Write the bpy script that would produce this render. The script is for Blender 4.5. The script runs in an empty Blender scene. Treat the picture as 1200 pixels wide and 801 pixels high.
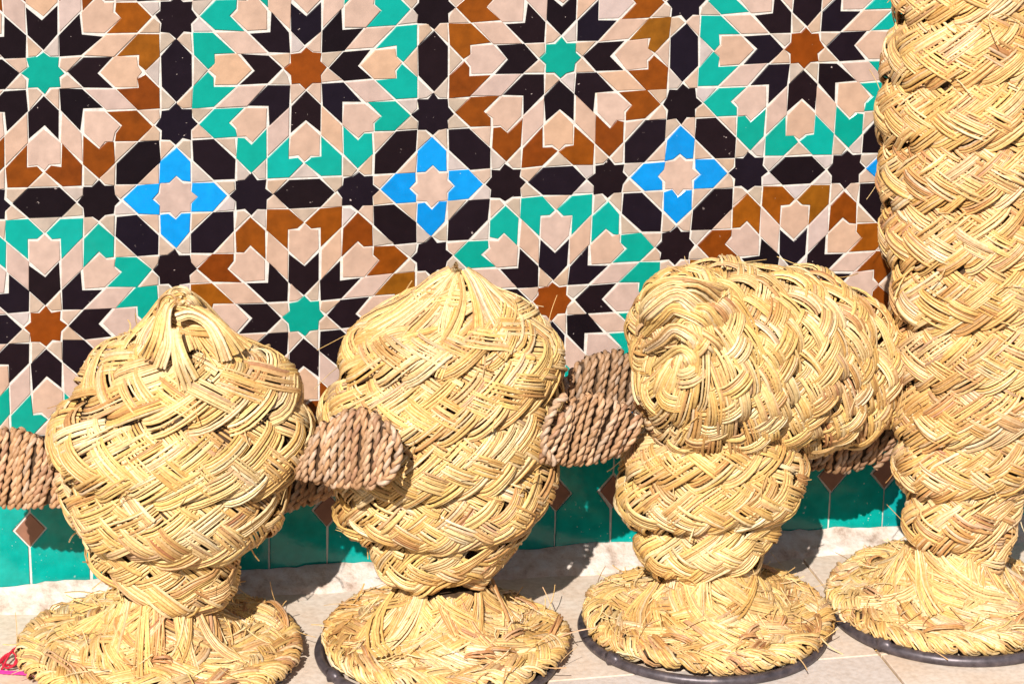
import bpy, math, random
import numpy as np
from mathutils import Vector, Matrix
sc = bpy.context.scene
col = sc.collection
rng = np.random.default_rng(7)
random.seed(7)

# ------------------------------------------------------------------ camera, world, sun, exposure
YAW, PIT, ROL = 0.251556, 0.343245, 0.0310777
CAM = np.array([-0.3559756, -3.535365, 0.9557847 + 0.64])
FPX = 3800.0
cy_, sy_, cp_, sp_ = math.cos(YAW), math.sin(YAW), math.cos(PIT), math.sin(PIT)
FWD = np.array([sy_ * cp_, cy_ * cp_, -sp_])
_r = np.array([cy_, -sy_, 0.0]); _u = np.cross(_r, FWD)
RIGHT = _r * math.cos(ROL) + _u * math.sin(ROL)
UP = _u * math.cos(ROL) - _r * math.sin(ROL)
cd = bpy.data.cameras.new("camera"); cam = bpy.data.objects.new("camera", cd); col.objects.link(cam)
cd.sensor_width = 36; cd.lens = FPX / 1200 * 36; cd.clip_start = 0.05; cd.clip_end = 300
cam.matrix_world = Matrix(((RIGHT[0], UP[0], -FWD[0], CAM[0]), (RIGHT[1], UP[1], -FWD[1], CAM[1]), (RIGHT[2], UP[2], -FWD[2], CAM[2]), (0, 0, 0, 1)))
sc.camera = cam

SUN = np.array([0.46, 1.0, -0.785]); SUN /= np.linalg.norm(SUN)      # travel direction of the light
w = bpy.data.worlds.new("World"); sc.world = w; w.use_nodes = True
nt = w.node_tree
sky = nt.nodes.new("ShaderNodeTexSky"); sky.sky_type = 'NISHITA'; sky.sun_disc = False
sky.sun_elevation = math.asin(-SUN[2]); sky.sun_rotation = math.atan2(-SUN[0], -SUN[1])
nt.links.new(sky.outputs[0], nt.nodes["Background"].inputs[0]); nt.nodes["Background"].inputs[1].default_value = 0.05
sd = bpy.data.lights.new("sun", 'SUN'); sd.energy = 5.0; sd.angle = math.radians(0.5); sd.color = (1.0, 0.95, 0.87)
so = bpy.data.objects.new("sun", sd); col.objects.link(so)
so.rotation_euler = Vector(SUN).to_track_quat('-Z', 'Y').to_euler(); so.location = (-1, -3, 3)
vs = sc.view_settings; vs.view_transform = 'Standard'; vs.look = 'None'; vs.gamma = 1; vs.exposure = 0.47; vs.use_curve_mapping = False

NH = np.array([math.sin(YAW), math.cos(YAW), 0.0])     # horizontal view direction


def at(px, py, P0, d=0.0):
    """point seen at (px, py) of the photograph on the upright plane through P0, d metres farther away"""
    r = FWD + RIGHT * (px - 600) / FPX - UP * (py - 400.5) / FPX
    t = (np.dot(P0 - CAM, NH) + d) / np.dot(r, NH)
    return CAM + r * t


# ------------------------------------------------------------------ helpers
def mesh_from(name, V, F, mat, tint=None, smooth=True):
    me = bpy.data.meshes.new(name)
    V = np.asarray(V, np.float32); F = np.asarray(F, np.int32)
    k = F.shape[1]
    me.vertices.add(len(V)); me.vertices.foreach_set("co", V.ravel())
    me.loops.add(F.size); me.loops.foreach_set("vertex_index", F.ravel())
    me.polygons.add(len(F)); me.polygons.foreach_set("loop_start", np.arange(len(F), dtype=np.int32) * k)
    me.polygons.foreach_set("loop_total", np.full(len(F), k, np.int32))
    me.polygons.foreach_set("use_smooth", np.full(len(F), smooth, bool))
    if tint is not None:
        a = me.attributes.new("fibre_tint", 'FLOAT_COLOR', 'POINT')
        c = np.ones((len(V), 4), np.float32); c[:, :3] = tint
        a.data.foreach_set("color", c.ravel())
    me.update(calc_edges=True); me.validate()
    me.materials.append(mat)
    return me


def link(name, me, parent=None, loc=None):
    o = bpy.data.objects.new(name, me); col.objects.link(o)
    if parent is not None: o.parent = parent
    if loc is not None: o.location = loc
    return o


def empty(name, loc, label=None, cat=None, group=None):
    o = bpy.data.objects.new(name, None); col.objects.link(o); o.location = loc; o.empty_display_size = 0.05
    if label: o['label'] = label
    if cat: o['category'] = cat
    if group: o['group'] = group
    return o


def mat(name):
    m = bpy.data.materials.new(name); m.use_nodes = True
    n = m.node_tree.nodes; return m, n, m.node_tree.links, n["Principled BSDF"]


def ramp(n, stops, interp='LINEAR'):
    r = n.new("ShaderNodeValToRGB"); r.color_ramp.interpolation = interp
    while len(r.color_ramp.elements) < len(stops): r.color_ramp.elements.new(0.5)
    for e, (p, c) in zip(r.color_ramp.elements, stops): e.position = p; e.color = (*c, 1)
    return r


def noise(n, l, scale, detail=3, vec=None, rough=0.55):
    t = n.new("ShaderNodeTexNoise"); t.inputs["Scale"].default_value = scale; t.inputs["Detail"].default_value = detail
    t.inputs["Roughness"].default_value = rough
    if vec is None:
        g = n.new("ShaderNodeNewGeometry"); vec = g.outputs["Position"]
    l.new(vec, t.inputs["Vector"]); return t


def mix(n, l, fac, a, b, mode='MIX'):
    m = n.new("ShaderNodeMix"); m.data_type = 'RGBA'; m.blend_type = mode
    for s, v in ((m.inputs[0], fac), (m.inputs[6], a), (m.inputs[7], b)):
        if hasattr(v, 'links'): l.new(v, s)
        elif isinstance(v, (int, float)): s.default_value = v
        else: s.default_value = (*v, 1)
    return m.outputs[2]


def bump(n, l, b, h, strength, dist):
    k = n.new("ShaderNodeBump"); k.inputs["Strength"].default_value = strength; k.inputs["Distance"].default_value = dist
    l.new(h, k.inputs["Height"]); l.new(k.outputs[0], b.inputs["Normal"])


# ------------------------------------------------------------------ materials
def fibre_material(name, rough):
    m, n, l, b = mat(name)
    a = n.new("ShaderNodeAttribute"); a.attribute_name = "fibre_tint"
    t = noise(n, l, 260, 3); r = ramp(n, [(0.25, (0.72, 0.68, 0.60)), (0.6, (1.0, 1.0, 1.0)), (0.8, (1.06, 1.05, 1.02))]); l.new(t.outputs[0], r.inputs[0])
    t2 = noise(n, l, 22, 2); r2 = ramp(n, [(0.3, (0.86, 0.82, 0.78)), (0.65, (1.05, 1.05, 1.05))]); l.new(t2.outputs[0], r2.inputs[0])
    c = mix(n, l, 1.0, a.outputs["Color"], r.outputs[0], 'MULTIPLY'); c = mix(n, l, 1.0, c, r2.outputs[0], 'MULTIPLY')
    l.new(c, b.inputs["Base Color"]); b.inputs["Roughness"].default_value = rough; b.inputs["Specular IOR Level"].default_value = 0.35
    t3 = noise(n, l, 900, 2); bump(n, l, b, t3.outputs[0], 0.25, 0.0006)
    return m


M_straw = fibre_material("dried_straw", 0.42)
M_rope = fibre_material("twisted_reed", 0.55)
m, n, l, b = mat("gap_shade_core"); b.inputs["Base Color"].default_value = (0.2, 0.1, 0.035, 1); b.inputs["Roughness"].default_value = 0.8
t = noise(n, l, 150, 4); r = ramp(n, [(0.3, (0.03, 0.014, 0.006)), (0.7, (0.09, 0.043, 0.015))]); l.new(t.outputs[0], r.inputs[0]); l.new(r.outputs[0], b.inputs["Base Color"]); M_core = m  # near-black core colour stands in for the shade in gaps between straws


def glaze(name, stops, rough=0.22, chips=0.0, chip_col=(0.6, 0.5, 0.42), mottle=0.18, spec=0.35):
    """glazed clay: one tone per tile out of `stops`, cloudy firing marks and small chips in the glaze"""
    m, n, l, b = mat(name)
    oi = n.new("ShaderNodeObjectInfo"); r = ramp(n, stops); l.new(oi.outputs["Random"], r.inputs[0])
    t = noise(n, l, 60, 4); r2 = ramp(n, [(0.3, (1 - mottle,) * 3), (0.7, (1 + mottle * .4,) * 3)]); l.new(t.outputs[0], r2.inputs[0])
    c = mix(n, l, 1.0, r.outputs[0], r2.outputs[0], 'MULTIPLY')
    if chips:
        t3 = noise(n, l, 210, 2); t4 = noise(n, l, 18, 1)
        r3 = ramp(n, [(chips, (0, 0, 0)), (chips + 0.02, (1, 1, 1))]); l.new(t3.outputs[0], r3.inputs[0])
        r4 = ramp(n, [(0.46, (0, 0, 0)), (0.6, (1, 1, 1))]); l.new(t4.outputs[0], r4.inputs[0])
        f = mix(n, l, 1.0, r3.outputs[0], r4.outputs[0], 'MULTIPLY')
        c = mix(n, l, f, c, chip_col)
    l.new(c, b.inputs["Base Color"]); b.inputs["Roughness"].default_value = rough
    b.inputs["Specular IOR Level"].default_value = spec
    t5 = noise(n, l, 35, 3); bump(n, l, b, t5.outputs[0], 0.25, 0.002)
    return m


M_dark = glaze("dark_aubergine_glaze", [(0, (0.0074, 0.00444, 0.00666)), (0.5, (0.01184, 0.00592, 0.00814)), (1, (0.00888, 0.00592, 0.01184))], 0.3, 0.73, (0.407, 0.333, 0.3108), spec=0.15)
M_light = glaze("bare_pink_clay", [(0, (0.444, 0.2886, 0.2109)), (0.3, (0.4736, 0.333, 0.2738)), (0.55, (0.4292, 0.3108, 0.2738)), (0.8, (0.4884, 0.3034, 0.1961)), (1, (0.4514, 0.3478, 0.3256))], 0.5, 0, mottle=0.16)
M_small = glaze("bare_beige_clay", [(0, (0.407, 0.2812, 0.1961)), (0.35, (0.4514, 0.3182, 0.2516)), (0.7, (0.3774, 0.296, 0.2294)), (1, (0.444, 0.3774, 0.37))], 0.5, 0, mottle=0.18)
M_green = glaze("turquoise_glaze", [(0, (0.00148, 0.2442, 0.1887)), (0.5, (0.00222, 0.2738, 0.222)), (1, (0.00222, 0.296, 0.259))], 0.22, 0.78, (0.37, 0.444, 0.37), 0.1)
M_brown = glaze("rust_brown_glaze", [(0, (0.1628, 0.0333, 0.0037)), (0.5, (0.1924, 0.04588, 0.0037)), (0.8, (0.2368, 0.0629, 0.00444)), (1, (0.1998, 0.074, 0.00592))], 0.25, 0.76, (0.518, 0.37, 0.259), 0.3)
M_rust = glaze("rust_star_glaze", [(0, (0.17, 0.034, 0.004)), (1, (0.215, 0.046, 0.004))], 0.25, 0.76, (0.5, 0.36, 0.26), 0.25)
M_blue = glaze("sky_blue_glaze", [(0, (0.002, 0.19, 0.52)), (0.5, (0.003, 0.225, 0.60)), (1, (0.004, 0.255, 0.64))], 0.22, 0.74, (0.5, 0.52, 0.52), 0.16)
M_dado = glaze("sea_green_glaze", [(0, (0.00148, 0.2812, 0.2368)), (0.5, (0.00222, 0.296, 0.259)), (1, (0.00444, 0.2812, 0.2812))], 0.12, 0.70, (0.407, 0.4884, 0.444), 0.22)
M_diamond = glaze("mauve_brown_clay", [(0, (0.222, 0.0962, 0.0629)), (1, (0.2664, 0.1258, 0.0814))], 0.45, 0, mottle=0.2)

m, n, l, b = mat("white_grout"); t = noise(n, l, 120, 4)
r = ramp(n, [(0.3, (0.4884, 0.444, 0.3996)), (0.55, (0.592, 0.5624, 0.5328)), (0.75, (0.6068, 0.5476, 0.407))]); l.new(t.outputs[0], r.inputs[0]); l.new(r.outputs[0], b.inputs["Base Color"])
b.inputs["Roughness"].default_value = 0.9; bump(n, l, b, t.outputs[0], 0.5, 0.003); M_grout = m

m, n, l, b = mat("mortar"); t = noise(n, l, 45, 6, rough=0.65)
r = ramp(n, [(0.30, (0.3108, 0.2146, 0.1628)), (0.46, (0.5476, 0.444, 0.3774)), (0.62, (0.6364, 0.5772, 0.5328))]); l.new(t.outputs[0], r.inputs[0]); l.new(r.outputs[0], b.inputs["Base Color"])
b.inputs["Roughness"].default_value = 0.95; bump(n, l, b, t.outputs[0], 0.7, 0.006); M_mortar = m


def floor_mat(name, a, c):
    m, n, l, b = mat(name); t = noise(n, l, 9, 6, rough=0.6); t2 = noise(n, l, 140, 4)
    r = ramp(n, [(0.3, a), (0.65, c)]); l.new(t.outputs[0], r.inputs[0])
    r2 = ramp(n, [(0.25, (0.82, 0.78, 0.74)), (0.6, (1.03, 1.03, 1.03))]); l.new(t2.outputs[0], r2.inputs[0])
    cc = mix(n, l, 1.0, r.outputs[0], r2.outputs[0], 'MULTIPLY'); l.new(cc, b.inputs["Base Color"])
    b.inputs["Roughness"].default_value = 0.7; bump(n, l, b, t2.outputs[0], 0.3, 0.0015); return m


M_floor = floor_mat("worn_cream_tile", (0.60, 0.445, 0.325), (0.65, 0.555, 0.475))
M_floor_pale = floor_mat("pale_stone_tile", (0.54, 0.455, 0.40), (0.60, 0.53, 0.49))
m, n, l, b = mat("ochre_joint"); t = noise(n, l, 60, 4); r = ramp(n, [(0.3, (0.37, 0.222, 0.074)), (0.7, (0.4884, 0.333, 0.148))]); l.new(t.outputs[0], r.inputs[0]); l.new(r.outputs[0], b.inputs["Base Color"]); b.inputs["Roughness"].default_value = 0.9; M_joint = m
m, n, l, b = mat("added_dark_earth"); t = noise(n, l, 6, 6); r = ramp(n, [(0.3, (0.07, 0.055, 0.045)), (0.7, (0.13, 0.105, 0.085))]); l.new(t.outputs[0], r.inputs[0]); l.new(r.outputs[0], b.inputs["Base Color"]); b.inputs["Roughness"].default_value = 0.95; M_dark_ground = m  # dark so the added ground throws back little light
m, n, l, b = mat("grey_iron"); t = noise(n, l, 90, 5); r = ramp(n, [(0.3, (0.05, 0.04, 0.045)), (0.6, (0.11, 0.09, 0.10)), (0.8, (0.2, 0.15, 0.13))]); l.new(t.outputs[0], r.inputs[0]); l.new(r.outputs[0], b.inputs["Base Color"])
b.inputs["Roughness"].default_value = 0.42; b.inputs["Metallic"].default_value = 0.45; bump(n, l, b, t.outputs[0], 0.3, 0.001); M_iron = m
m, n, l, b = mat("red_yarn"); b.inputs["Base Color"].default_value = (0.48, 0.008, 0.03, 1); b.inputs["Roughness"].default_value = 0.8; M_red = m
m, n, l, b = mat("pink_yarn"); b.inputs["Base Color"].default_value = (0.56, 0.02, 0.22, 1); b.inputs["Roughness"].default_value = 0.8; M_pink = m

# ------------------------------------------------------------------ the tiled wall
wall = empty("tiled_wall", (0.5, 0.0, 0.0), "tall wall of star mosaic tiles above a green tiled dado, behind the straw figures", "wall")
WO = np.array([0.5, 0.0, 0.0])
L, S8, Q = 0.15, (2 ** .5 - 1) - (1 - .5 ** .5), 2 ** .5 - 1
ZA = 0.64                                             # height of the upper rosette row
# plaster backing with the grout face (y = 0), a slab with real thickness
X0, X1, Z0, Z1 = -1.6, 2.9, -0.02, 1.5
v = np.array([(x, y, z) for y in (0, 0.2) for z in (Z0, Z1) for x in (X0, X1)]) - WO
link("grout_bed", mesh_from("grout_bed", v, [(0, 1, 3, 2), (4, 6, 7, 5), (0, 2, 6, 4), (1, 5, 7, 3), (2, 3, 7, 6), (0, 4, 5, 1)], M_grout, smooth=False), wall)

# hand-laid drift of the pattern (cm-scale control points: rosette units -> mm)
DR = np.array([(0, 0, 2.6, -3.5), (2, 0, -.4, 4.2), (4, 0, 0, 1.4), (6, 0, -.9, -1.8), (0, -2, -1.8, -2.1), (2, -2, .2, 3.6), (4, -2, .4, -.9), (1, Q, 2, -.2), (1, -Q, 1.3, 2.6),
               (Q, -1, -.3, .1), (2 - Q, -1, -1.8, .4), (1, -1, .5, 1.0), (3, Q, -3.4, -1), (3, -Q, -1, -1.3), (2 + Q, -1, -.3, 2.7), (4 - Q, -1, 1.4, .1), (3, -1, .1, 3.8), (5, -Q, 0, -1.4),
               (4 + Q, -1, 3.2, .4), (6 - Q, -1, .1, -1), (6 + Q, -1, -1.7, 1.4), (5, -1, .2, -.8), (1, -2 + Q, -4.5, -2.1), (3, -2 + Q, 3, -5), (5, -2 + Q, 1.2, .4)])


def drift(P):
    d2 = ((P[:, None, :] - DR[None, :, :2]) ** 2).sum(-1); wt = np.exp(-d2 / 0.35)
    s = (wt[:, :, None] * DR[None, :, 2:]).sum(1) / (wt.sum(1)[:, None] + 0.25)
    return s * np.array([1, -1]) / 1000


TINY = {}


def tile(name, poly, material, gap=0.0008, proud=0.0012, jit=0.0007):
    """one hand-cut tile: chamfered prism standing proud of the grout; poly in wall metres (x, z)"""
    P = np.array(poly, float)
    a = 0.5 * (P[:, 0] * np.roll(P[:, 1], -1) - np.roll(P[:, 0], -1) * P[:, 1]).sum()
    if a < 0: P = P[::-1]
    e = np.roll(P, -1, 0) - P; ln = np.linalg.norm(e, axis=1)[:, None]; nn = np.stack([e[:, 1], -e[:, 0]], 1) / ln   # outward normals

    def inset(g):
        n0 = np.roll(nn, 1, 0); bis = n0 + nn; k = np.maximum(1 + (n0 * nn).sum(1), 0.25)[:, None]
        return P - bis / k * g
    j = rng.normal(0, jit, P.shape)
    A = inset(gap) + j; B = inset(gap + 0.0007) + j
    c = P.mean(0); tx, tz = rng.normal(0, 0.005, 2); h = max(proud + rng.normal(0, 0.0003), 0.0009)
    k = len(P)
    V = [(x - c[0], 0.003, z - c[1]) for x, z in A] + [(x - c[0], -(h - 0.0005), z - c[1]) for x, z in A] + \
        [(x - c[0], -h + tx * (x - c[0]) + tz * (z - c[1]), z - c[1]) for x, z in B]
    me = bpy.data.meshes.new(name)
    F = []
    for i in range(k):
        q = (i + 1) % k
        F.append((i, q, k + q, k + i)); F.append((k + i, k + q, 2 * k + q, 2 * k + i))
    F.append(tuple(range(2 * k, 3 * k)))
    me.from_pydata(V, [], F); me.materials.append(material); me.update()
    return link(name, me, wall, (c[0] - WO[0], 0, c[1] - WO[2]))


s2 = S8 * 2 ** .5; bb = 1 - .5 ** .5; cc = Q + S8; rr = .5 ** .5; dd = 1 - S8; iv = S8 * Q      # exact lines of the eightfold grid


def star(cx, cz):
    return [(cx + (s2 if i % 2 == 0 else S8 / math.cos(math.pi / 8)) * math.cos(i * math.pi / 8),
             cz + (s2 if i % 2 == 0 else S8 / math.cos(math.pi / 8)) * math.sin(i * math.pi / 8)) for i in range(16)]


def rot(p, k): a = k * math.pi / 4; return [(x * math.cos(a) - z * math.sin(a), x * math.sin(a) + z * math.cos(a)) for x, z in p]
def mir(p): return [(x, -z) for x, z in p]


arrow = [(s2, 0), (bb, S8), (cc - .012, S8), (Q - .003, 0), (cc - .012, -S8), (bb, -S8)]
kite = [(s2, 0), (bb, S8), (S8, S8), (S8, iv)]
house = [(Q + .004, 0), (cc, S8), (rr, S8), (rr, iv), (rr + iv, 0), (rr, -iv), (rr, -S8), (cc, -S8)]
strip = [(bb, S8), (cc, S8), (rr, bb), (Q + iv, bb)]
wing = [(cc, S8), (rr, S8), (rr, iv), (rr + iv, 0), (dd, S8), (dd, bb), (rr, bb)]
wing2 = [(Q + iv, bb), (2 * bb, Q), (cc, cc - .071), (cc, cc), (rr, cc), (1 - s2, Q), (rr, bb)]
tri1 = [(dd, S8), (dd, -S8), (rr + iv, 0)]
quad1 = [(dd, S8), (1, Q - s2), (1 - iv, bb), (dd, bb)]
quad2 = [(dd, bb), (rr, bb), (1 - s2, Q), (dd, Q - iv)]
quad3 = [(1 - s2, Q), (rr, cc), (dd, cc), (dd, Q + iv)]
quad4 = [(1, Q + s2), (dd, rr), (dd, cc), (1 - iv, cc)]
hexd = [(dd, cc), (rr, cc), (cc, rr), (cc, dd), (rr, dd), (dd, rr)]
tri2 = [(rr, cc), (cc, cc), (cc, rr)]
tri3 = [(dd, dd), (dd, rr), (rr, dd)]
hexl = [(1 + S8, S8), (1, Q - s2), (1 - S8, S8), (1 - S8, -S8), (1, s2 - Q), (1 + S8, -S8)]
blue = [(1, Q + s2), (dd, rr), (dd, dd), (1 - iv, dd), (1, 1 - s2), (1 + iv, dd), (2 - dd, dd), (2 - dd, rr)]
wing2[2] = (cc, 2 * bb - 0.1213 + 0.0) if False else (cc, Q + iv)

seen = set(); OUT = []
XR = (-0.36, 1.50); ZR = (0.166, 0.86)


def put(name, poly, ox, oz, material, proud=0.0012):
    P = np.array(poly) + (ox, oz)
    c = P.mean(0); key = (round(c[0], 2), round(c[1], 2), len(poly))
    if key in seen: return
    W = np.stack([P[:, 0] * L, ZA + P[:, 1] * L], 1) + drift(P)
    cw = W.mean(0)
    if not (XR[0] < cw[0] < XR[1] and ZR[0] < W[:, 1].min() and cw[1] < ZR[1]): return
    seen.add(key)
    if name == "corner_tile" and not (-0.06 < cw[0] < 1.03 and 0.27 < cw[1] < 0.735):
        OUT.append(tile(name, W, material, proud=proud)); return
    tile(name, W, material, proud=proud)


for i in range(-2, 7):
    for j in range(-2, 3):
        ox, oz = 2 * i, 2 * j
        odd = (i + j) % 2 == 0
        inner, outer = (M_green, M_brown) if odd else (M_brown, M_green)
        put("star_tile", star(0, 0), ox, oz, inner if odd else M_rust)
        for k in range(8):
            put("arrow_tile", rot(arrow, k), ox, oz, M_dark)
            put("kite_tile", rot(kite, k), ox, oz, M_small)
            put("house_tile", rot(house, k), ox, oz, M_light)
        for k in range(4):
            for fm in (lambda p: p, mir):
                T = lambda p: rot(fm(p), 2 * k)
                put("strip_tile", T(strip), ox, oz, M_light)
                put("wing_tile", T(wing), ox, oz, outer)
                put("wing_tile", T(wing2), ox, oz, outer)
                put("corner_tile", T(quad1), ox, oz, M_small)
                put("corner_tile", T(quad2), ox, oz, M_small)
                put("corner_tile", T(quad3), ox, oz, M_small)
                put("corner_tile", T(quad4), ox, oz, M_small)
                put("star_tile", T(star(1, Q)), ox, oz, M_dark)
                put("arrowhead_tile", T(blue), ox, oz, M_blue)
            put("triangle_tile", rot(tri1, 2 * k), ox, oz, M_small)
            put("triangle_tile", rot(tri2, 2 * k), ox, oz, M_small)
            put("triangle_tile", rot(tri3, 2 * k), ox, oz, M_small)
            put("hexagon_tile", rot(hexd, 2 * k), ox, oz, M_dark)
            put("hexagon_tile", rot(hexl, 2 * k), ox, oz, M_dark)
            put("star_tile", rot(star(1, 1), 2 * k), ox, oz, M_light)

# the small corner tiles beyond the picture, joined into one part
V, F, k = [], [], 0
for o in OUT:
    V += [tuple(np.array(q.co) + np.array(o.location)) for q in o.data.vertices]; F += [tuple(i + k for i in f.vertices) for f in o.data.polygons]; k += len(o.data.vertices)
    me = o.data; bpy.data.objects.remove(o); bpy.data.meshes.remove(me)
me = bpy.data.meshes.new("corner_tile"); me.from_pydata(V, [], F); me.materials.append(M_small); me.update()
o = link("corner_tile", me, wall); o['kind'] = 'stuff'

# dado: tall tiles with notched sides, brown diamonds between them
DX, DS, DZ, DB, DT = -0.0247, 0.0710, 0.0905, 0.004, 0.163
dw, dh = 0.0185, 0.0225
for i in range(-5, 22):
    x = DX + i * DS; x2 = x + DS
    tile("diamond_tile", [(x, DZ - dh), (x + dw, DZ), (x, DZ + dh), (x - dw, DZ)], M_diamond, gap=0.0012, proud=0.0022)
    jz = rng.normal(0, 0.0012)
    tile("dado_tile", [(x, DB), (x2, DB), (x2, DZ - dh), (x2 - dw, DZ), (x2, DZ + dh), (x2, DT + jz), (x, DT + jz), (x, DZ + dh), (x + dw, DZ), (x, DZ - dh)], M_dado, gap=0.0013, proud=0.0018)

# rough mortar fillet along the foot of the wall
nx = 260; prof = [(0.0, 0.021), (-0.004, 0.020), (-0.012, 0.014), (-0.024, 0.0085), (-0.034, 0.005), (-0.041, -0.004)]
xs = np.linspace(-0.9, 2.1, nx); V = []
for x in xs:
    a = 0.45 * math.sin(x * 9 + 1) + 0.3 * math.sin(x * 23) + 0.25 * math.sin(x * 57 + 2)
    for (y, z) in prof:
        V.append((x - WO[0], y * (1 + 0.25 * a) + rng.normal(0, .0005) * (y < 0), z * (1 + 0.22 * a) + rng.normal(0, 0.0006)))
V = np.array(V); V[:, 1] -= 0.0026; k = len(prof)
F = [(i * k + j, i * k + j + 1, (i + 1) * k + j + 1, (i + 1) * k + j) for i in range(nx - 1) for j in range(k - 1)]
link("mortar_fillet", mesh_from("mortar_fillet", V, F, M_mortar), wall)

# ------------------------------------------------------------------ floor
def flat_sheet(name, x0, x1, y0, y1, z, m):
    return mesh_from(name, [(x0, y0, z), (x1, y0, z), (x1, y1, z), (x0, y1, z)], [(0, 1, 2, 3)], m, smooth=False)


ground = link("floor", mesh_from("floor", [(x, y, z) for z in (-0.06, -0.004) for x, y in ((-2.6, -0.499), (3.9, -0.499), (3.9, 0.1), (-2.6, 0.1))], [(4, 5, 6, 7), (0, 1, 5, 4), (1, 2, 6, 5), (3, 0, 4, 7)], M_joint, smooth=False)); ground['kind'] = 'structure'
added_dark_ground = link("added_dark_ground", flat_sheet("added_dark_ground", -120, 120, -120, 0.1, -0.03, M_dark_ground)); added_dark_ground['kind'] = 'structure'  # unseen ground, added dark to cut the light bounced onto the wall
TS = 0.40
ang = math.radians(0.0)
for i in range(-6, 10):
    for j in range(0, 2):
        x0 = 0.922 + (i - 2) * TS; y0 = -0.325 - j * 0.17
        y1 = y0 + 0.325 if j == 0 else -0.325
        pts = [(x0, y0 - (TS if False else 0)), (x0 + TS, y0), (x0 + TS, y1), (x0, y1)]
        xc, yc = x0 + TS / 2, (y0 + y1) / 2; hx, hy = TS / 2 - 0.0016, (y1 - y0) / 2 - 0.0016
        hz = rng.normal(0, 0.0003)
        Vt = [(sx * (hx - e), sy * (hy - e), zz + hz) for zz, e in ((-0.004, 0), (-0.001, 0), (0.0, 0.001)) for sx, sy in ((-1, -1), (1, -1), (1, 1), (-1, 1))]
        Ft = [(a + q, a + (q + 1) % 4, a + 4 + (q + 1) % 4, a + 4 + q) for a in (0, 4) for q in range(4)] + [(8, 9, 10, 11)]
        o = link("floor_tile", mesh_from("floor_tile", Vt, Ft, M_floor_pale if (i, j) == (1, 1) else M_floor, smooth=False), ground, (xc, yc, 0))

# ------------------------------------------------------------------ straw weaving
def catmull(P, n):
    P = np.asarray(P, float); k = len(P)
    Pp = np.vstack([2 * P[0] - P[1], P, 2 * P[-1] - P[-2]])
    t = np.linspace(0, k - 1, n); i = np.minimum(t.astype(int), k - 2); f = (t - i)[:, None]
    a, b_, c, d = Pp[i], Pp[i + 1], Pp[i + 2], Pp[i + 3]
    return 0.5 * (2 * b_ + (c - a) * f + (2 * a - 5 * b_ + 4 * c - d) * f ** 2 + (3 * b_ - a - 3 * c + d) * f ** 3)


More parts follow.
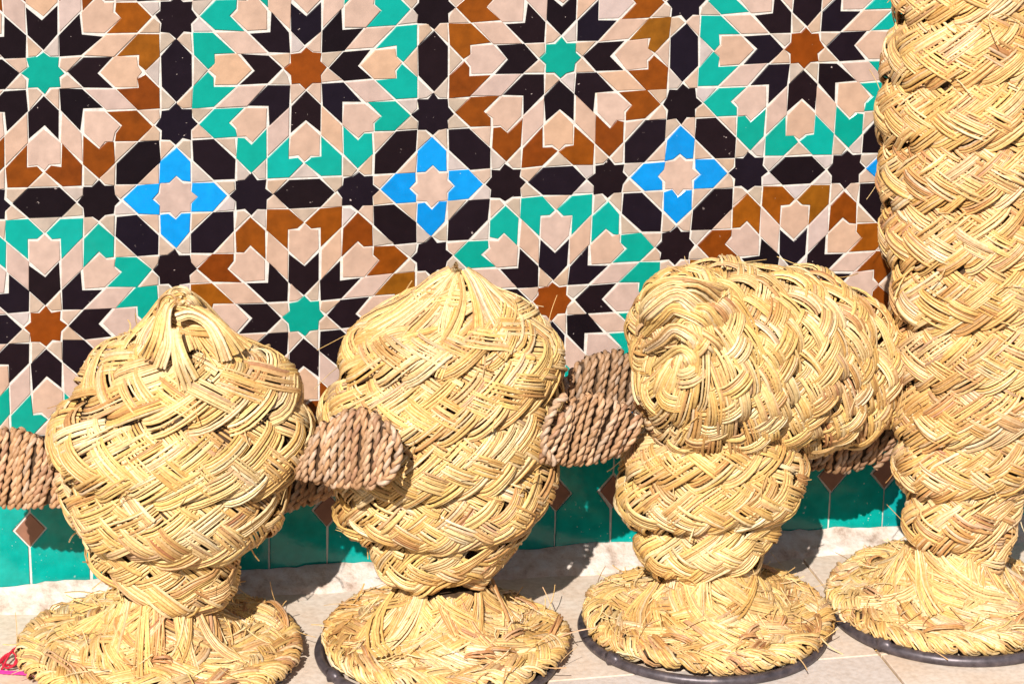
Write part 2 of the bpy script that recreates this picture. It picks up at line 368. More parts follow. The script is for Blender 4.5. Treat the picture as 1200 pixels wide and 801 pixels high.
class Skin:
    """a tube-like surface from stations (centre, half-axis 1, half-axis 2); u = angle, v = length along the tube"""
    def __init__(s, C, A, B, lump=0.003, seed=0, ref=None):
        n = 240
        s.C, s.A, s.B = (catmull(x, n) for x in (C, A, B))
        gen = []
        for u in (0, math.pi / 2, math.pi, 1.5 * math.pi):
            P = s.C + s.A * math.cos(u) + s.B * math.sin(u)
            gen.append(np.linalg.norm(np.diff(P, axis=0), axis=1))
        gen = np.mean(gen, 0) + 1e-6
        s.v = np.concatenate([[0], np.cumsum(gen)]); s.V = s.v[-1]
        s.lump = lump; s.ph = np.random.default_rng(seed).uniform(0, 6.28, 8); s.ref = ref
        s.sgn = 1.0
        uu, vv = np.meshgrid(np.linspace(0, 6, 12), np.linspace(.1, .9, 9) * s.V)
        N = s.normal(uu.ravel(), vv.ravel()); P = s.raw(uu.ravel(), vv.ravel())
        o = (P - s.interp(s.C, vv.ravel())) if ref is None else np.broadcast_to(ref, P.shape)
        if (N * o).sum() < 0: s.sgn = -1.0

    def interp(s, X, v):
        return np.stack([np.interp(v, s.v, X[:, i]) for i in range(3)], -1)

    def raw(s, u, v):
        return s.interp(s.C, v) + s.interp(s.A, v) * np.cos(u)[:, None] + s.interp(s.B, v) * np.sin(u)[:, None]

    def metric(s, u, v):
        return np.linalg.norm(-s.interp(s.A, v) * np.sin(u)[:, None] + s.interp(s.B, v) * np.cos(u)[:, None], axis=1)

    def normal(s, u, v):
        du = -s.interp(s.A, v) * np.sin(u)[:, None] + s.interp(s.B, v) * np.cos(u)[:, None]
        e = 0.004; dv = s.raw(u, np.minimum(v + e, s.V)) - s.raw(u, np.maximum(v - e, 0))
        N = np.cross(du, dv); return s.sgn * N / (np.linalg.norm(N, axis=1)[:, None] + 1e-9)

    def point(s, u, v, nn):
        """surface point raised by nn, and its normal; u, v, nn any matching shape"""
        sh = u.shape; u_, v_ = u.ravel(), np.clip(v.ravel(), 0, s.V)
        N = s.normal(u_, v_)
        p = s.ph
        lump = s.lump * (np.sin(2 * u_ + 18 * v_ + p[0]) + 0.7 * np.sin(3 * u_ - 41 * v_ + p[1]) + 0.6 * np.sin(5 * u_ + 60 * v_ + p[2]) + 0.4 * np.sin(9 * u_ + 25 * v_ + p[3]))
        P = s.raw(u_, v_) + N * (nn.ravel() + lump)[:, None]
        return P.reshape(*sh, 3), N.reshape(*sh, 3)

    def shell(s, off, mate, name, parent, nu=72, nv=60):
        u, v = np.meshgrid(np.linspace(0, 2 * math.pi, nu, endpoint=False), np.linspace(0, s.V, nv))
        P, _ = s.point(u, v, np.full(u.shape, off)); P = P.reshape(-1, 3)
        F = [(i * nu + j, i * nu + (j + 1) % nu, (i + 1) * nu + (j + 1) % nu, (i + 1) * nu + j) for i in range(nv - 1) for j in range(nu)]
        V = np.vstack([P, P[:nu].mean(0), P[-nu:].mean(0)])
        me = bpy.data.meshes.new(name)
        Fc = F + [((j + 1) % nu, j, len(P)) for j in range(nu)] + [((nv - 1) * nu + j, (nv - 1) * nu + (j + 1) % nu, len(P) + 1) for j in range(nu)]
        me.from_pydata((V - parent_loc(parent)).tolist(), [], Fc); me.materials.append(mate)
        me.polygons.foreach_set("use_smooth", np.ones(len(Fc), bool)); me.update()
        return link(name, me, parent)


def parent_loc(o):
    p = np.zeros(3)
    while o is not None: p = p + np.array(o.location); o = o.parent
    return p


PAL = np.array([(0.80, 0.54, 0.185), (0.86, 0.65, 0.29), (0.74, 0.46, 0.13), (0.90, 0.74, 0.43), (0.60, 0.34, 0.115), (0.42, 0.19, 0.075), (0.82, 0.59, 0.19), (0.72, 0.45, 0.24)])
PAL = np.minimum(PAL * np.array([1.08, 1.035, 1.18]) * 0.80, 0.74)
PW = np.array([.26, .19, .15, .12, .09, .05, .12, .04])
CS = np.array([(-1, 0), (-.55, .85), (.55, .85), (1, 0)])      # half-round section of a straw


def straw_arrays(P, N, hw, K, rg, wstraw=0.0015, crown=0.0010, splay=0.16, jit=0.0006, pinch=None, warm=None):
    """P, N: (n, M, 3) bundle centre lines and normals -> vertices, faces, tints of n*K straws"""
    n, M, _ = P.shape
    T = np.gradient(P, axis=1); T /= np.linalg.norm(T, axis=2)[..., None] + 1e-9
    Bv = np.cross(T, N); Bv /= np.linalg.norm(Bv, axis=2)[..., None] + 1e-9
    s = np.linspace(-1, 1, M)
    o = np.linspace(-1, 1, K)[None, :] + rg.normal(0, 0.55 / K, (n, K))
    lean = rg.normal(0, splay / K * 2, (n, K))
    hwv = np.broadcast_to(np.asarray(hw, float).reshape(-1, 1) if np.ndim(hw) else hw, (n, 1))
    off = (o[:, :, None] + lean[:, :, None] * s[None, None, :]) * hwv[:, :, None]
    if pinch is not None: off = off * pinch[None, None, :]
    hgt = crown * (1 - np.clip(o, -1, 1) ** 2)[:, :, None] + rg.normal(0, jit, (n, K))[:, :, None] + rg.normal(0, jit * .6, (n, K))[:, :, None] * s
    wob = rg.normal(0, 0.0004, (n, K))[:, :, None] * np.sin(s * 2.5 + rg.uniform(0, 6, (n, K))[:, :, None])
    c = P[:, None] + Bv[:, None] * (off + wob)[..., None] + N[:, None] * hgt[..., None]           # n,K,M,3
    ws = wstraw * np.exp(rg.normal(0, 0.2, (n, K)))[:, :, None, None, None]
    vv = c[:, :, :, None, :] + Bv[:, None, :, None, :] * (CS[:, 0][None, None, None, :, None] * ws) + N[:, None, :, None, :] * (CS[:, 1][None, None, None, :, None] * ws * 1.5)
    V = vv.reshape(-1, 3)
    nb = n * K; base = (np.arange(nb) * M * 4)[:, None, None]
    i = np.arange(M - 1)[None, :, None] * 4; j = np.arange(3)[None, None, :]
    a = base + i + j
    F = np.stack([a, a + 1, a + 5, a + 4], -1).reshape(-1, 4)
    ci = rg.choice(len(PAL), (n, K), p=PW / PW.sum()); bi = rg.choice(len(PAL), n, p=PW / PW.sum())
    t = PAL[ci] * 0.6 + PAL[bi][:, None] * 0.4
    t = t * np.exp(rg.normal(0, 0.07, (n, K, 1)))
    if warm is not None: t = t * np.asarray(warm)
    tint = np.repeat(t.reshape(-1, 3), M * 4, axis=0)
    return V, F, tint


def plait(sk, parent, w, name="plaited_band", rows=4, p=0.031, K=8, slope=37, hw=0.0104, v0=0.0, v1=None, start=0.0, seed=1, H=0.0025, bulge=0.009, hand=1, minr=0.012, M=8, warm=None, hel=1.0, skew=0.45, over=1.72, wstraw=0.00143):
    """winds one long herringbone plait round the skin; each turn is one part"""
    rg = np.random.default_rng(seed)
    v1 = sk.V if v1 is None else v1
    turns = (v1 - v0) / w; hr = w / rows
    hv = lambda a: w * (hel * a / (2 * math.pi) + (1 - hel) * (np.floor(a / (2 * math.pi)) + 0.5))
    th = np.linspace(-2 * math.pi, 2 * math.pi * (turns + 1), int(900 * (turns + 2)))
    vc = v0 + hv(th)
    met = sk.metric(th + start, np.clip(vc, 0, sk.V)); ds = np.maximum(met, 0.006) * np.gradient(th)
    ell = np.cumsum(ds)
    TH, VV, NN, WARM = [], [], [], []
    s = np.linspace(-0.5, 0.5, M)
    tl = over * hr / math.tan(math.radians(slope))
    ends = np.cos(np.pi * s)                                         # 0 at the tucked ends, 1 in the middle
    for k in range(rows):
        m = int(ell[-1] / p)
        lc = (np.arange(m) + 0.5 * (k % 2) + 0.3 * k) * p + rg.normal(0, p * 0.07, m)
        thc = np.interp(lc, ell, th); mm = np.interp(lc, ell, met)
        hc = (k - (rows - 1) / 2) * hr
        vcen = v0 + hv(thc) + hc
        ok = (vcen > v0 - 0.002) & (vcen < v1 + 0.002) & (mm > minr)
        thc, mm, vcen = thc[ok], mm[ok], vcen[ok]; q = len(thc)
        dirn = hand * (1 if k % 2 == 0 else -1)
        sl = np.exp(rg.normal(0, 0.08, q))[:, None]
        hh = s * over * hr + hc
        edge = w * 0.53
        hh = np.where(np.abs(hh) > edge * 0.80, np.sign(hh) * (edge * 0.80 + edge * 0.20 * np.tanh((np.abs(hh) - edge * 0.80) / (edge * 0.2))), hh)
        tt = s[None, :] * tl * dirn * sl + rg.normal(0, 0.0012, (q, 1)) + 0.004 * dirn * (s[None, :] ** 2 - .1) * rg.normal(0, 1, (q, 1))
        thp = thc[:, None] + tt / np.maximum(mm, 0.01)[:, None]
        vp = vcen[:, None] + (hh - hc)[None, :] * np.exp(rg.normal(0, 0.05, q))[:, None] + hel * w * (thp - thc[:, None]) / (2 * math.pi)
        rel = hh / (w / 2)
        nn = H * (np.maximum(ends, 0) ** 0.5 * 1.9 - 1.0)[None, :] + bulge * (0.3 - rel ** 2 - skew * rel)[None, :] + rg.normal(0, 0.0009, (q, 1)) + 0.001 * s[None, :] * rg.normal(0, 1, (q, 1))
        TH.append(thp); VV.append(vp); NN.append(nn)
    thp, vp, nn = np.concatenate(TH), np.concatenate(VV), np.concatenate(NN)
    turn = np.floor((thp[:, M // 2]) / (2 * math.pi)).astype(int); turn = np.clip(turn, 0, max(int(math.ceil(turns)) - 1, 0))
    P, N = sk.point(thp + start, vp, nn)
    loc = parent_loc(parent)
    pinch = 0.94 + 0.06 * np.cos(np.linspace(-1, 1, M) * 1.4)
    for tnum in np.unique(turn):
        mk = turn == tnum
        hwv = hw * np.exp(rg.normal(0, 0.10, mk.sum()))
        V, F, tint = straw_arrays(P[mk], N[mk], hwv, K, rg, pinch=pinch, warm=warm, wstraw=wstraw)
        link(name, mesh_from(name, V - loc, F, M_straw, tint), parent)


def bundles(sk, U, Vv, NNo, hw, K, seed, pinch=None, wstraw=0.0012, jit=0.0009, splay=0.6, warm=None):
    rg = np.random.default_rng(seed)
    P, N = sk.point(np.asarray(U), np.asarray(Vv), np.asarray(NNo))
    return straw_arrays(P, N, hw, K, rg, pinch=pinch, wstraw=wstraw, jit=jit, splay=splay, warm=warm)


def join_arrays(parts):
    V, F, T, k = [], [], [], 0
    for v, f, t in parts: V.append(v); F.append(f + k); T.append(t); k += len(v)
    return np.vstack(V), np.vstack(F), np.vstack(T)


def strays(sk, parent, count, seed, v0=0, v1=None, ln=(0.012, 0.035)):
    """loose straw ends sticking out of the weave"""
    rg = np.random.default_rng(seed); v1 = sk.V - 0.05 if v1 is None else v1
    u = rg.uniform(0, 2 * math.pi, count); v = rg.uniform(v0, v1, count); M = 7
    P0, N0 = sk.point(u, v, np.full(count, 0.004))
    d = rg.normal(0, 1, (count, 3)); d -= (d * N0).sum(1)[:, None] * N0; d /= np.linalg.norm(d, axis=1)[:, None]
    s = np.linspace(0, 1, M); le = rg.uniform(*ln, count)
    lift = rg.uniform(0.1, 0.7, count); curl = rg.normal(0, 0.5, count); d2 = np.cross(N0, d)
    P = P0[:, None] + d[:, None] * (s[None, :, None] * le[:, None, None]) + N0[:, None] * ((lift[:, None] * s ** 1.4 * le[:, None])[..., None]) + d2[:, None] * ((curl[:, None] * s ** 2 * le[:, None])[..., None])
    N = np.broadcast_to(N0[:, None], P.shape)
    V, F, T = straw_arrays(P, N, 0.0004, 1, rg, wstraw=0.0006, jit=0)
    o = link("stray_straw", mesh_from("stray_straw", V - parent_loc(parent), F, M_straw, T), parent); o['kind'] = 'stuff'


def skin_from_px(st, P0, ratio=0.8, axis=None, lump=0.003, seed=0):
    """stations (Lx, Ly, Rx, Ry[, depth[, ratio]]) measured on the photograph, on the upright plane through P0"""
    C, A, B = [], [], []
    for q in st:
        d = q[4] if len(q) > 4 else 0.0; rt = q[5] if len(q) > 5 else ratio
        l_, r_ = at(q[0], q[1], P0, d), at(q[2], q[3], P0, d)
        a = (r_ - l_) / 2
        if axis is None: bdir = NH - a * np.dot(NH, a) / np.dot(a, a)
        else: bdir = np.cross(axis, a)
        bdir = bdir / np.linalg.norm(bdir)
        C.append((l_ + r_) / 2); A.append(a); B.append(bdir * np.linalg.norm(a) * rt)
    return Skin(C, A, B, lump, seed)


def disc_skin(P0, R, hz, seed, tilt=(0, 0), sq=1.0):
    prof = [(0.036, 0.070), (0.050, 0.046), (0.071, 0.025), (0.098, 0.0130), (R * 0.80, 0.0100), (R * 0.95, 0.0085), (R * 0.995, 0.005), (R, 0.000), (R * 0.98, -0.004)]
    C = [np.array([P0[0], P0[1], hz + z]) for r_, z in prof]
    A = [np.array([r_, 0, r_ * tilt[0]]) for r_, z in prof]; B = [np.array([0, r_ * sq, r_ * tilt[1]]) for r_, z in prof]
    return Skin(C, A, B, 0.0022, seed, ref=np.array([0, 0, 1.0]))


def rope_arrays(Q, Nr, R, pitch, rg, closed=False, sides=6, tint0=None):
    """a two-ply twisted cord along the points Q with frame normals Nr"""
    M = len(Q); T = np.gradient(Q, axis=0); T /= np.linalg.norm(T, axis=1)[:, None] + 1e-9
    Bn = np.cross(T, Nr); Bn /= np.linalg.norm(Bn, axis=1)[:, None] + 1e-9; Nn = np.cross(Bn, T)
    ell = np.concatenate([[0], np.cumsum(np.linalg.norm(np.diff(Q, axis=0), axis=1))])
    out = []
    ph0 = rg.uniform(0, 6.28)
    for ply in (0, math.pi):
        ph = ell / pitch * 2 * math.pi + ph0 + ply
        c = Q + (Nn * np.cos(ph)[:, None] + Bn * np.sin(ph)[:, None]) * R * 0.44
        a = np.linspace(0, 2 * math.pi, sides, endpoint=False)
        vv = c[:, None] + (Nn[:, None] * np.cos(a)[None, :, None] + Bn[:, None] * np.sin(a)[None, :, None]) * R * 0.64
        V = vv.reshape(-1, 3)
        i = np.arange(M - 1)[:, None] * sides; j = np.arange(sides)[None, :]; j2 = (j + 1) % sides
        F = np.stack([i + j, i + j2, i + sides + j2, i + sides + j], -1).reshape(-1, 4)
        base = np.array([(0.455, 0.262, 0.142), (0.50, 0.318, 0.198), (0.375, 0.205, 0.12), (0.515, 0.37, 0.27)])[rg.choice(4, p=[.4, .3, .15, .15])]
        wv = 1 + 0.16 * np.sin(ell / 0.021 + rg.uniform(0, 6)) + rg.normal(0, 0.05, M)
        tint = np.repeat(base[None] * wv[:, None], sides, axis=0)
        out.append((V, F, tint))
    return join_arrays(out)


def ear(parent, P0, prof, depth, lean, tip, thick=0.012, R=0.0043, seed=0, tint=1.0):
    """cord-wound ear: prof = (x, ytop, ybottom) in photograph pixels; depth = (at first x, at last x)"""
    rg = np.random.default_rng(seed); prof = np.array(prof, float)
    x0, x1 = prof[0, 0], prof[-1, 0]
    dep = lambda x: depth[0] + (depth[1] - depth[0]) * (x - x0) / (x1 - x0)
    step = 7.7; n = int(abs(x1 - x0) / step)
    order = np.argsort(prof[:, 0]); pf = prof[order]
    loc = parent_loc(parent)
    # inner body
    C, A, B = [], [], []
    for x in np.linspace(x0, x1, 9):
        yt, yb = np.interp(x, pf[:, 0], pf[:, 1]), np.interp(x, pf[:, 0], pf[:, 2])
        tp, bt = at(x + lean * .5, yt, P0, dep(x)), at(x - lean * .5, yb, P0, dep(x))
        C.append((tp + bt) / 2); a = (tp - bt) / 2 * 0.93; A.append(a); B.append(NH * max(min(thick, np.linalg.norm(a) * .8) - R, 0.003))
    sk = Skin(C, A, B, 0.0, seed)
    core = sk.shell(0.0, M_core, "ear", parent, 24, 16)
    for i in range(n + 1):
        x = x0 + (x1 - x0) * (i + 0.15) / (n + 0.3)
        yt, yb = np.interp(x, pf[:, 0], pf[:, 1]), np.interp(x, pf[:, 0], pf[:, 2])
        jx = rg.normal(0, 0.6)
        tp, bt = at(x + lean * .5 + jx, yt + rg.normal(0, 0.7), P0, dep(x)), at(x - lean * .5 + jx, yb + rg.normal(0, 0.6), P0, dep(x))
        c = (tp + bt) / 2; a = (tp - bt) / 2; ra = np.linalg.norm(a); ua = a / ra
        th_ = min(thick, ra * .8)
        u = np.linspace(0, 2 * math.pi, max(36, int(ra * 2 * 700)))
        # rounded-flat loop
        cu, su = np.cos(u), np.sin(u)
        Q = c + np.sign(cu)[:, None] * (np.abs(cu) ** 0.9)[:, None] * a * (1 - R / ra * .5) + (np.sign(su) * np.abs(su) ** 0.7)[:, None] * NH * th_
        ax = at(x + 10, yt, P0, dep(x)) - at(x, yt, P0, dep(x)); ax /= np.linalg.norm(ax)
        Q = Q + ax * (0.002 * np.sin(u * 2 + rg.uniform(0, 6)))[:, None]
        Nr = np.cross(np.gradient(Q, axis=0), ax); Nr /= np.linalg.norm(Nr, axis=1)[:, None] + 1e-9
        V, F, T = rope_arrays(Q, Nr, R * rg.uniform(.94, 1.06), 0.0235 * rg.uniform(.9, 1.1), rg)
        link("cord", mesh_from("cord", V - loc, F, M_rope, T * tint), core)
    # cord running round the tip
    tipp = catmull([at(px, py, P0, d) for px, py, d in tip], 70)
    Nr = np.broadcast_to(-NH, tipp.shape)
    V, F, T = rope_arrays(tipp, Nr, R * 1.15, 0.021, rg)
    link("rim_cord", mesh_from("rim_cord", V - loc, F, M_rope, T * tint), core)


def iron_ring(parent, c, R, r=0.006, weld=None):
    nu, nv = 96, 10; loc = parent_loc(parent); rg = np.random.default_rng(3)
    u, v = np.meshgrid(np.linspace(0, 2 * math.pi, nu, endpoint=False), np.linspace(0, 2 * math.pi, nv, endpoint=False), indexing='ij')
    V = np.stack([c[0] + (R + r * np.cos(v)) * np.cos(u), c[1] + (R + r * np.cos(v)) * np.sin(u), r + r * np.sin(v)], -1).reshape(-1, 3) - loc
    F = [(i * nv + j, ((i + 1) % nu) * nv + j, ((i + 1) % nu) * nv + (j + 1) % nv, i * nv + (j + 1) % nv) for i in range(nu) for j in range(nv)]
    o = link("iron_ring", mesh_from("iron_ring", V, F, M_iron), parent)
    for a in (weld or []):
        x, y = c[0] + R * math.cos(a), c[1] + R * math.sin(a)
        pp = []
        t_ = np.array([-math.sin(a), math.cos(a), 0])
        Vw, Fw = [], []
        for i in range(9):
            for j in range(10):
                f = i / 8 * math.pi; g = j / 10 * 2 * math.pi; k = 0.0082 * (1 + 0.22 * rg.normal() * math.sin(f))
                q = np.array([x, y, r * 1.3]) + t_ * 0.0125 * math.cos(f) + np.array([math.cos(a), math.sin(a), 0]) * k * math.sin(f) * math.cos(g) + np.array([0, 0, 1]) * k * math.sin(f) * math.sin(g)
                Vw.append(q - loc)
        Fw = [(i * 10 + j, i * 10 + (j + 1) % 10, (i + 1) * 10 + (j + 1) % 10, (i + 1) * 10 + j) for i in range(8) for j in range(10)]
        link("weld", mesh_from("weld", Vw, Fw, M_iron), o)


def base(parent, P0, R, seed, hz=0.017, tilt=(0, 0), warm=None, sq=1.0):
    sk = disc_skin(P0, R, hz, seed, tilt, sq)
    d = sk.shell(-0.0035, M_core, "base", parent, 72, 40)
    plait(sk, d, 0.046, rows=3, p=0.027, K=7, slope=34, hw=0.0086, over=1.6, skew=0.0, v0=0.026, seed=seed, H=0.0022, bulge=0.0012, M=7, warm=warm, hand=1)
    # straws splaying out from the neck
    rg = np.random.default_rng(seed + 50); n = 40; M = 8
    s = np.linspace(0, 1, M); ph = np.linspace(0, 2 * math.pi, n, endpoint=False) + rg.normal(0, .05, n)
    U = ph[:, None] + s[None, :] * rg.normal(0.3, 1.0, n)[:, None]
    vv = 0.004 + (0.062 + rg.uniform(-.035, .05, n)[:, None]) * s[None, :]
    NN = 0.006 - 0.006 * s[None, :] ** 3 + rg.normal(0, .002, (n, 1)) + rg.normal(0, .003, (n, 1)) * s[None, :] ** 2
    pin = np.linspace(0.55, 1.15, M)
    V, F, T = bundles(sk, U, vv, NN, 0.0085, 8, seed + 9, pin, warm=warm)
    link("splayed_straw", mesh_from("splayed_straw", V - parent_loc(parent), F, M_straw, T), d)
    strays(sk, d, 110, seed + 5, v0=0.06, v1=sk.V - 0.004)
    # brown lashing straws drawn through the plait
    n = 9; s = np.linspace(0, 1, M); u0 = rg.uniform(0, 2 * math.pi, n); v_ = rg.uniform(0.07, 0.15, n)
    U = u0[:, None] + 0.5 * s[None, :] * rg.uniform(.5, 1.1, n)[:, None]; vv = v_[:, None] + rg.normal(0, .012, (n, 1)) * s[None, :]
    for q in range(n):
        V, F, T = bundles(sk, U[q:q + 1], vv[q:q + 1], (0.009 - 0.012 * (2 * s[None, :] - 1) ** 4 + 0 * U[q:q + 1]), 0.0022, 3, seed + 31 + q)
        link("lashing", mesh_from("lashing", V - parent_loc(parent), F, M_straw, T * np.array([.74, .58, .58])), d)
    return d


def figure(P0, label):
    return empty("straw_figure", P0, label, "straw ornament", "woven straw figures standing along the tiled wall")


def tuft(sk, parent, n, length, seed, hw=0.0075, up=0.012, name="tuft"):
    rg = np.random.default_rng(seed); M = 9; s = np.linspace(0, 1, M)
    ph = np.linspace(0, 2 * math.pi, n, endpoint=False) + rg.normal(0, .08, n)
    vv = sk.V - length * rg.uniform(.75, 1.15, n)[:, None] * s[None, :]
    U = ph[:, None] + rg.normal(0, .25, (n, 1)) * s[None, :] ** 2
    NN = 0.005 - 0.006 * s[None, :] ** 2.5 + rg.normal(0, .002, (n, 1)) + up * np.maximum(0.18 - s[None, :], 0) * 4
    V, F, T = bundles(sk, U, vv, NN, hw, 9, seed + 1, np.linspace(.22, 1.15, M), splay=1.0, jit=0.0014)
    o = link(name, mesh_from(name, V - parent_loc(parent), F, M_straw, T), parent)
    return o


# ------------------------------------------------------------------ figure 1, 2, 3, 4 (left to right)
# far-left figure
D1 = np.array([0.1016, -0.193, 0.0])
f1 = figure(D1, "pear shaped woven straw head with pinched peak, at left end of the row")
st = [(146, 686, 248, 704, .01), (124, 666, 270, 688, .01), (102, 634, 279, 660, .005), (86, 598, 304, 626), (74, 562, 334, 582), (67, 522, 351, 536), (73, 484, 357, 496), (99, 448, 341, 452), (136, 410, 308, 416), (166, 384, 264, 388), (188, 364, 236, 364), (201, 354, 223, 354), (209, 350, 215, 350)]
sk = skin_from_px(st, D1, 0.78, seed=1, lump=0.0032)
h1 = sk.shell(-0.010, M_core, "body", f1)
plait(sk, h1, 0.090, seed=11, p=0.037, hw=0.0122, K=9, start=1.57, hel=0.0, hand=1, slope=38, minr=0.02, bulge=0.014)
tuft(sk, h1, 24, 0.078, 5, hw=0.0075, up=0.0)
rg = np.random.default_rng(31); parts = []
for k_, pth in enumerate([[(216, 345, -.025), (200, 352, -.04), (190, 372, -.05), (185, 396, -.065), (176, 420, -.078)],
                          [(210, 347, -.03), (197, 358, -.045), (194, 380, -.052), (196, 402, -.066), (188, 428, -.085)],
                          [(204, 356, -.03), (220, 359, -.038), (238, 370, -.034), (256, 388, -.043), (272, 412, -.058)],
                          [(207, 372, -.045), (224, 367, -.041), (243, 376, -.038), (255, 394, -.050), (264, 420, -.068)],
                          [(204, 384, -.055), (206, 400, -.065), (212, 424, -.08), (224, 452, -.095)],
                          [(194, 362, -.02), (202, 349, -.03), (215, 346, -.035), (226, 352, -.03), (233, 362, -.025)],
                          [(198, 352, -.02), (206, 345, -.025), (216, 348, -.045), (220, 358, -.045)],
                          [(188, 368, -.02), (194, 354, -.03), (204, 350, -.042), (209, 357, -.045)],
                          [(236, 368, -.02), (227, 354, -.03), (216, 350, -.04), (207, 356, -.045)]]):
    for c_ in range(2):
        ox, oy = rg.normal(0, 4, 2); nd = len(pth) - 1
        Pc = catmull([at(x + ox * i_ / nd, y + oy * i_ / nd, D1, d_ - .002 - .003 * c_ + (.018 if i_ == nd else 0)) for i_, (x, y, d_) in enumerate(pth)], 16)[None]
        parts.append(straw_arrays(Pc, np.broadcast_to(-NH, Pc.shape), 0.0052, 6, rg, pinch=np.linspace(.7, 1.2, 16), splay=.8, jit=.001))
V, F, T = join_arrays(parts); link("peak_loop", mesh_from("peak_loop", V - D1, F, M_straw, T), h1)
strays(sk, h1, 60, 71)
base(f1, D1, 0.155, 21)
iron_ring(f1, (D1[0] + 0.012, D1[1] + 0.01), 0.141)
ear(f1, D1, [(74, 564, 590), (64, 544, 592), (52, 526, 593), (38, 512, 594), (20, 503, 594), (2, 501, 593), (-14, 512, 592)], (0.0, 0.0), 12, [(-16, 592, -.005), (-24, 560, -.005), (-20, 530, -.005), (-8, 508, -.005)], seed=4)
ear(f1, D1, [(352, 528, 560), (366, 505, 562), (382, 490, 566), (402, 481, 570), (425, 479, 571), (446, 490, 570), (458, 505, 562)], (-0.03, -0.115), 8, [(452, 496, -.125), (464, 512, -.125), (467, 532, -.125), (460, 553, -.125), (446, 567, -.12)], seed=5)

# second figure
D2 = np.array([0.4258, -0.228, 0.0])
f2 = figure(D2, "woven straw head with blunt tufted top, second from left in the row")
st = [(458, 672, 574, 670), (444, 654, 588, 650), (430, 634, 598, 630), (413, 610, 623, 604), (398, 588, 641, 574), (386, 556, 648, 540), (380, 520, 652, 500), (382, 484, 655, 456), (396, 446, 650, 420), (410, 406, 642, 390), (430, 383, 618, 374), (470, 364, 592, 358), (502, 345, 571, 344), (520, 332, 556, 332), (533, 325, 543, 325)]
sk = skin_from_px(st, D2, 0.78, seed=2, lump=0.003)
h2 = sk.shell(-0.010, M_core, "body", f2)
plait(sk, h2, 0.074, seed=12, start=1.57, hand=1, bulge=0.0145)
tuft(sk, h2, 34, 0.12, 6, up=0.0)
strays(sk, h2, 60, 72)
base(f2, D2, 0.139, 22)
iron_ring(f2, (D2[0] - 0.012, D2[1] - 0.012), 0.135, weld=[3.45])
ear(f2, D2, [(392, 556, 580), (376, 556, 586), (360, 556, 592), (345, 558, 597), (330, 562, 599)], (0.05, 0.09), 10, [(332, 598, .09), (326, 585, .09), (330, 566, .09)], seed=6)
ear(f2, D2, [(650, 455, 500), (664, 436, 500), (680, 421, 500), (700, 412, 500), (722, 411, 500), (740, 421, 490), (748, 440, 480)], (0.05, 0.09), 8, [(735, 418, .085), (748, 432, .085), (750, 452, .085), (742, 475, .085)], seed=7, tint=0.72)

# third figure: neck and tilted head
D3 = np.array([0.7443, -0.2203, 0.0])
f3 = figure(D3, "straw figure with big lopsided mushroom like head on a short banded neck")
st = [(770, 668, 880, 668), (760, 652, 890, 650), (751, 635, 900, 630), (754, 614, 905, 605), (742, 600, 920, 592), (729, 574, 932, 570), (730, 545, 935, 545), (745, 515, 925, 515), (780, 490, 890, 490)]
sk = skin_from_px(st, D3, 0.8, seed=3)
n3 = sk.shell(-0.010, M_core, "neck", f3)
plait(sk, n3, 0.070, seed=13, start=0.2, hand=1, bulge=0.012)
strays(sk, n3, 40, 73)
ax = -RIGHT * 0.62 + np.array([0, 0, 0.22]) - NH * 0.55; ax /= np.linalg.norm(ax)
st = [(1058, 425, 1034, 488, .10), (1026, 370, 972, 508, .075), (966, 328, 904, 524, .04), (902, 318, 830, 526, 0.0), (854, 318, 786, 520, -.035), (826, 326, 772, 500, -.06), (808, 332, 768, 472, -.076), (800, 342, 772, 440, -.086), (796, 354, 780, 410, -.088), (793, 362, 785, 392, -.088)]
sk = skin_from_px(st, D3, 0.8, axis=ax, seed=4)
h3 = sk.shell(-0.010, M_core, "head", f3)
plait(sk, h3, 0.064, seed=14, rows=4, p=0.0305, slope=38, bulge=0.0135, skew=0.5, start=0.0, hand=1, minr=0.006)
rg = np.random.default_rng(41); parts = []
for pth in [[(766, 372, -.07), (768, 352, -.095), (788, 343, -.106), (818, 346, -.112), (850, 362, -.112)], [(763, 386, -.07), (770, 364, -.098), (794, 354, -.109), (826, 362, -.117), (852, 386, -.115)],
            [(763, 400, -.07), (775, 378, -.10), (798, 368, -.112), (824, 380, -.12), (842, 408, -.118)], [(767, 414, -.07), (780, 393, -.10), (800, 385, -.115), (820, 397, -.122), (830, 426, -.12)],
            [(773, 424, -.07), (786, 406, -.10), (802, 399, -.115), (814, 414, -.122), (816, 444, -.12)], [(770, 362, -.07), (778, 345, -.09), (804, 334, -.098), (836, 336, -.104), (866, 352, -.10)]]:
    for c_ in range(2):
        ox, oy = rg.normal(0, 6, 2); nd = len(pth) - 1
        Pc = catmull([at(x + ox + rg.normal(0, 4), y + oy + rg.normal(0, 5), D3, d_ - .002 * c_ + (.03 if i_ == nd else 0)) for i_, (x, y, d_) in enumerate(pth)], 16)[None]
        parts.append(straw_arrays(Pc, np.broadcast_to(-NH, Pc.shape), 0.0075, 7, rg, pinch=np.linspace(.6, 1.2, 16), splay=.7, jit=.001))
V, F, T = join_arrays(parts); link("muzzle_wrap", mesh_from("muzzle_wrap", V - D3, F, M_straw, T), h3)
strays(sk, h3, 60, 74)
base(f3, D3, 0.143, 23)
iron_ring(f3, (D3[0] - 0.010, D3[1] - 0.012), 0.141, weld=[3.6])
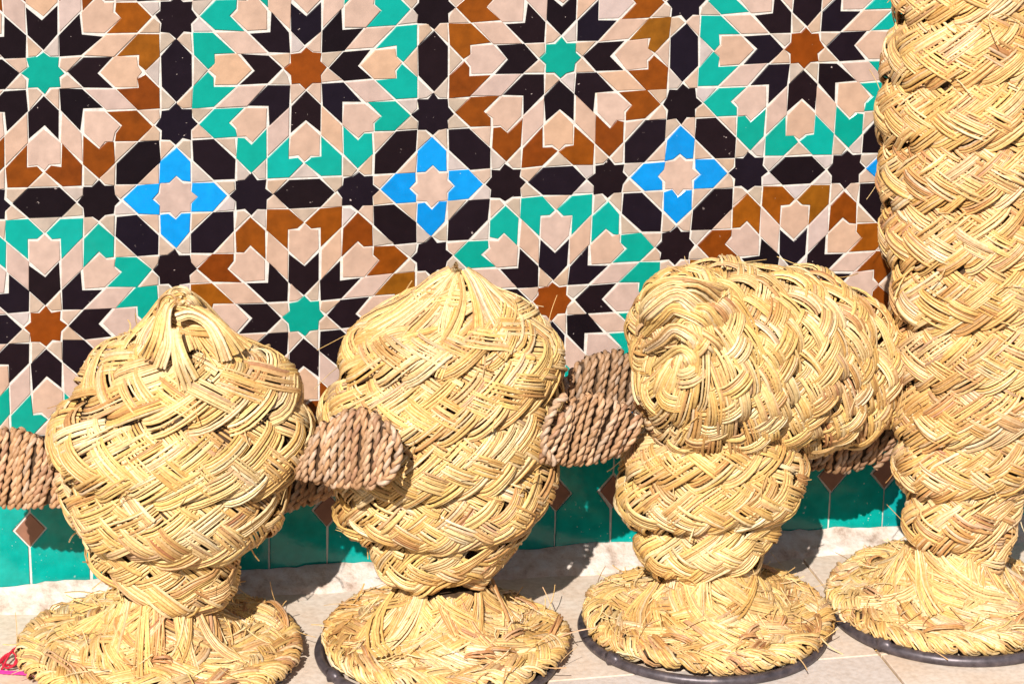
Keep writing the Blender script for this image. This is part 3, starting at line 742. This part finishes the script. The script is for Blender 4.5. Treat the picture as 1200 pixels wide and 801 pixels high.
ear(f3, D3, [(742, 488, 528), (728, 482, 536), (712, 470, 541), (695, 463, 543), (675, 460, 544), (657, 470, 544), (644, 486, 540)], (-0.04, -0.135), 26, [(664, 463, -.14), (652, 473, -.145), (640, 500, -.147), (638, 525, -.147), (650, 542, -.14)], seed=8)
ear(f3, D3, [(950, 500, 545), (970, 500, 550), (990, 500, 553), (1010, 500, 550), (1028, 502, 540), (1042, 506, 526)], (0.07, 0.12), 14, [(1025, 548, .115), (1040, 532, .115), (1048, 512, .115)], seed=9, tint=0.75)  # tint darkens these cords to stand in for the head's shadow

# tall right-hand figure
D4 = np.array([1.042, -0.2237, 0.0])
f4 = figure(D4, "tallest straw figure, thick banded column at right rising past top of the photo")
st = [(1098, 690, 1168, 690), (1094, 665, 1172, 664), (1090, 645, 1178, 642), (1070, 625, 1186, 618), (1064, 600, 1190, 596), (1068, 578, 1196, 574), (1058, 548, 1218, 545), (1054, 500, 1232, 500), (1050, 440, 1242, 440), (1047, 370, 1246, 370), (1043, 300, 1249, 300), (1038, 230, 1250, 230), (1035, 160, 1250, 160), (1037, 90, 1248, 90), (1048, 25, 1240, 25), (1062, -30, 1225, -30), (1100, -70, 1190, -70), (1130, -85, 1160, -85)]
sk = skin_from_px(st, D4, 0.8, seed=5, lump=0.0025)
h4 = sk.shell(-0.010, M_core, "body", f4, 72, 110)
plait(sk, h4, 0.0725, seed=15, start=0.9, hand=1, bulge=0.012, slope=36, warm=(1.02, 0.98, 1.0))
strays(sk, h4, 110, 75)
base(f4, D4, 0.142, 24, warm=(1.02, 1.04, 1.1))
iron_ring(f4, (D4[0] + 0.004, D4[1] - 0.012), 0.143, r=0.0068, weld=[3.75])

# ------------------------------------------------------------------ yarn on the floor
def yarn(name, paths, m, r, label):
    allp = []; c0 = np.array([paths[0][0][0], paths[0][0][1], 0.0])
    V, F, k = [], [], 0
    for p in paths:
        Q = catmull(np.array(p, float), 60); T = np.gradient(Q, axis=0); T /= np.linalg.norm(T, axis=1)[:, None] + 1e-9
        B = np.cross(T, [0, 0.1, 1.0]); B /= np.linalg.norm(B, axis=1)[:, None] + 1e-9; N = np.cross(B, T)
        a = np.linspace(0, 2 * math.pi, 6, endpoint=False)
        rr_ = r * (1 + 0.2 * np.sin(np.arange(60) * 1.9))[:, None, None]
        vv = (Q[:, None] + (N[:, None] * np.cos(a)[None, :, None] + B[:, None] * np.sin(a)[None, :, None]) * rr_).reshape(-1, 3) - c0
        V.append(vv); F += [(k + i * 6 + j, k + i * 6 + (j + 1) % 6, k + (i + 1) * 6 + (j + 1) % 6, k + (i + 1) * 6 + j) for i in range(59) for j in range(6)]; k += 360
    o = link(name, mesh_from(name, np.vstack(V), F, m), None, c0); o['label'] = label; o['category'] = "yarn"; return o


def floor_pt(px, py, z=0.0):
    r = FWD + RIGHT * (px - 600) / FPX - UP * (py - 400.5) / FPX; t = (z - CAM[2]) / r[2]; return CAM + r * t


yarn("red_yarn", [[floor_pt(-14, 790, .003), floor_pt(4, 772, .006), floor_pt(20, 758, .010), floor_pt(21, 774, .012), floor_pt(8, 782, .006), floor_pt(2, 772, .004), floor_pt(14, 764, .013), floor_pt(22, 770, .006)],
                  [floor_pt(2, 784, .003), floor_pt(10, 768, .012), floor_pt(17, 761, .014), floor_pt(18, 778, .005), floor_pt(6, 778, .010)],
                  [floor_pt(-5, 778, .003), floor_pt(8, 766, .009), floor_pt(21, 764, .009), floor_pt(16, 780, .003)]], M_red, 0.0013, "small tangled red yarn on the floor left of the first straw base")
yarn("pink_yarn", [[floor_pt(-30, 782, .002), floor_pt(5, 786, .002), floor_pt(25, 787, .002), floor_pt(45, 790, .003), floor_pt(60, 790, .002)],
                   [floor_pt(-30, 785, .002), floor_pt(5, 788, .003), floor_pt(25, 789, .004), floor_pt(45, 792, .002), floor_pt(60, 794, .002)]], M_pink, 0.0013, "straight pink yarn strand lying on the floor in front of the red tangle")
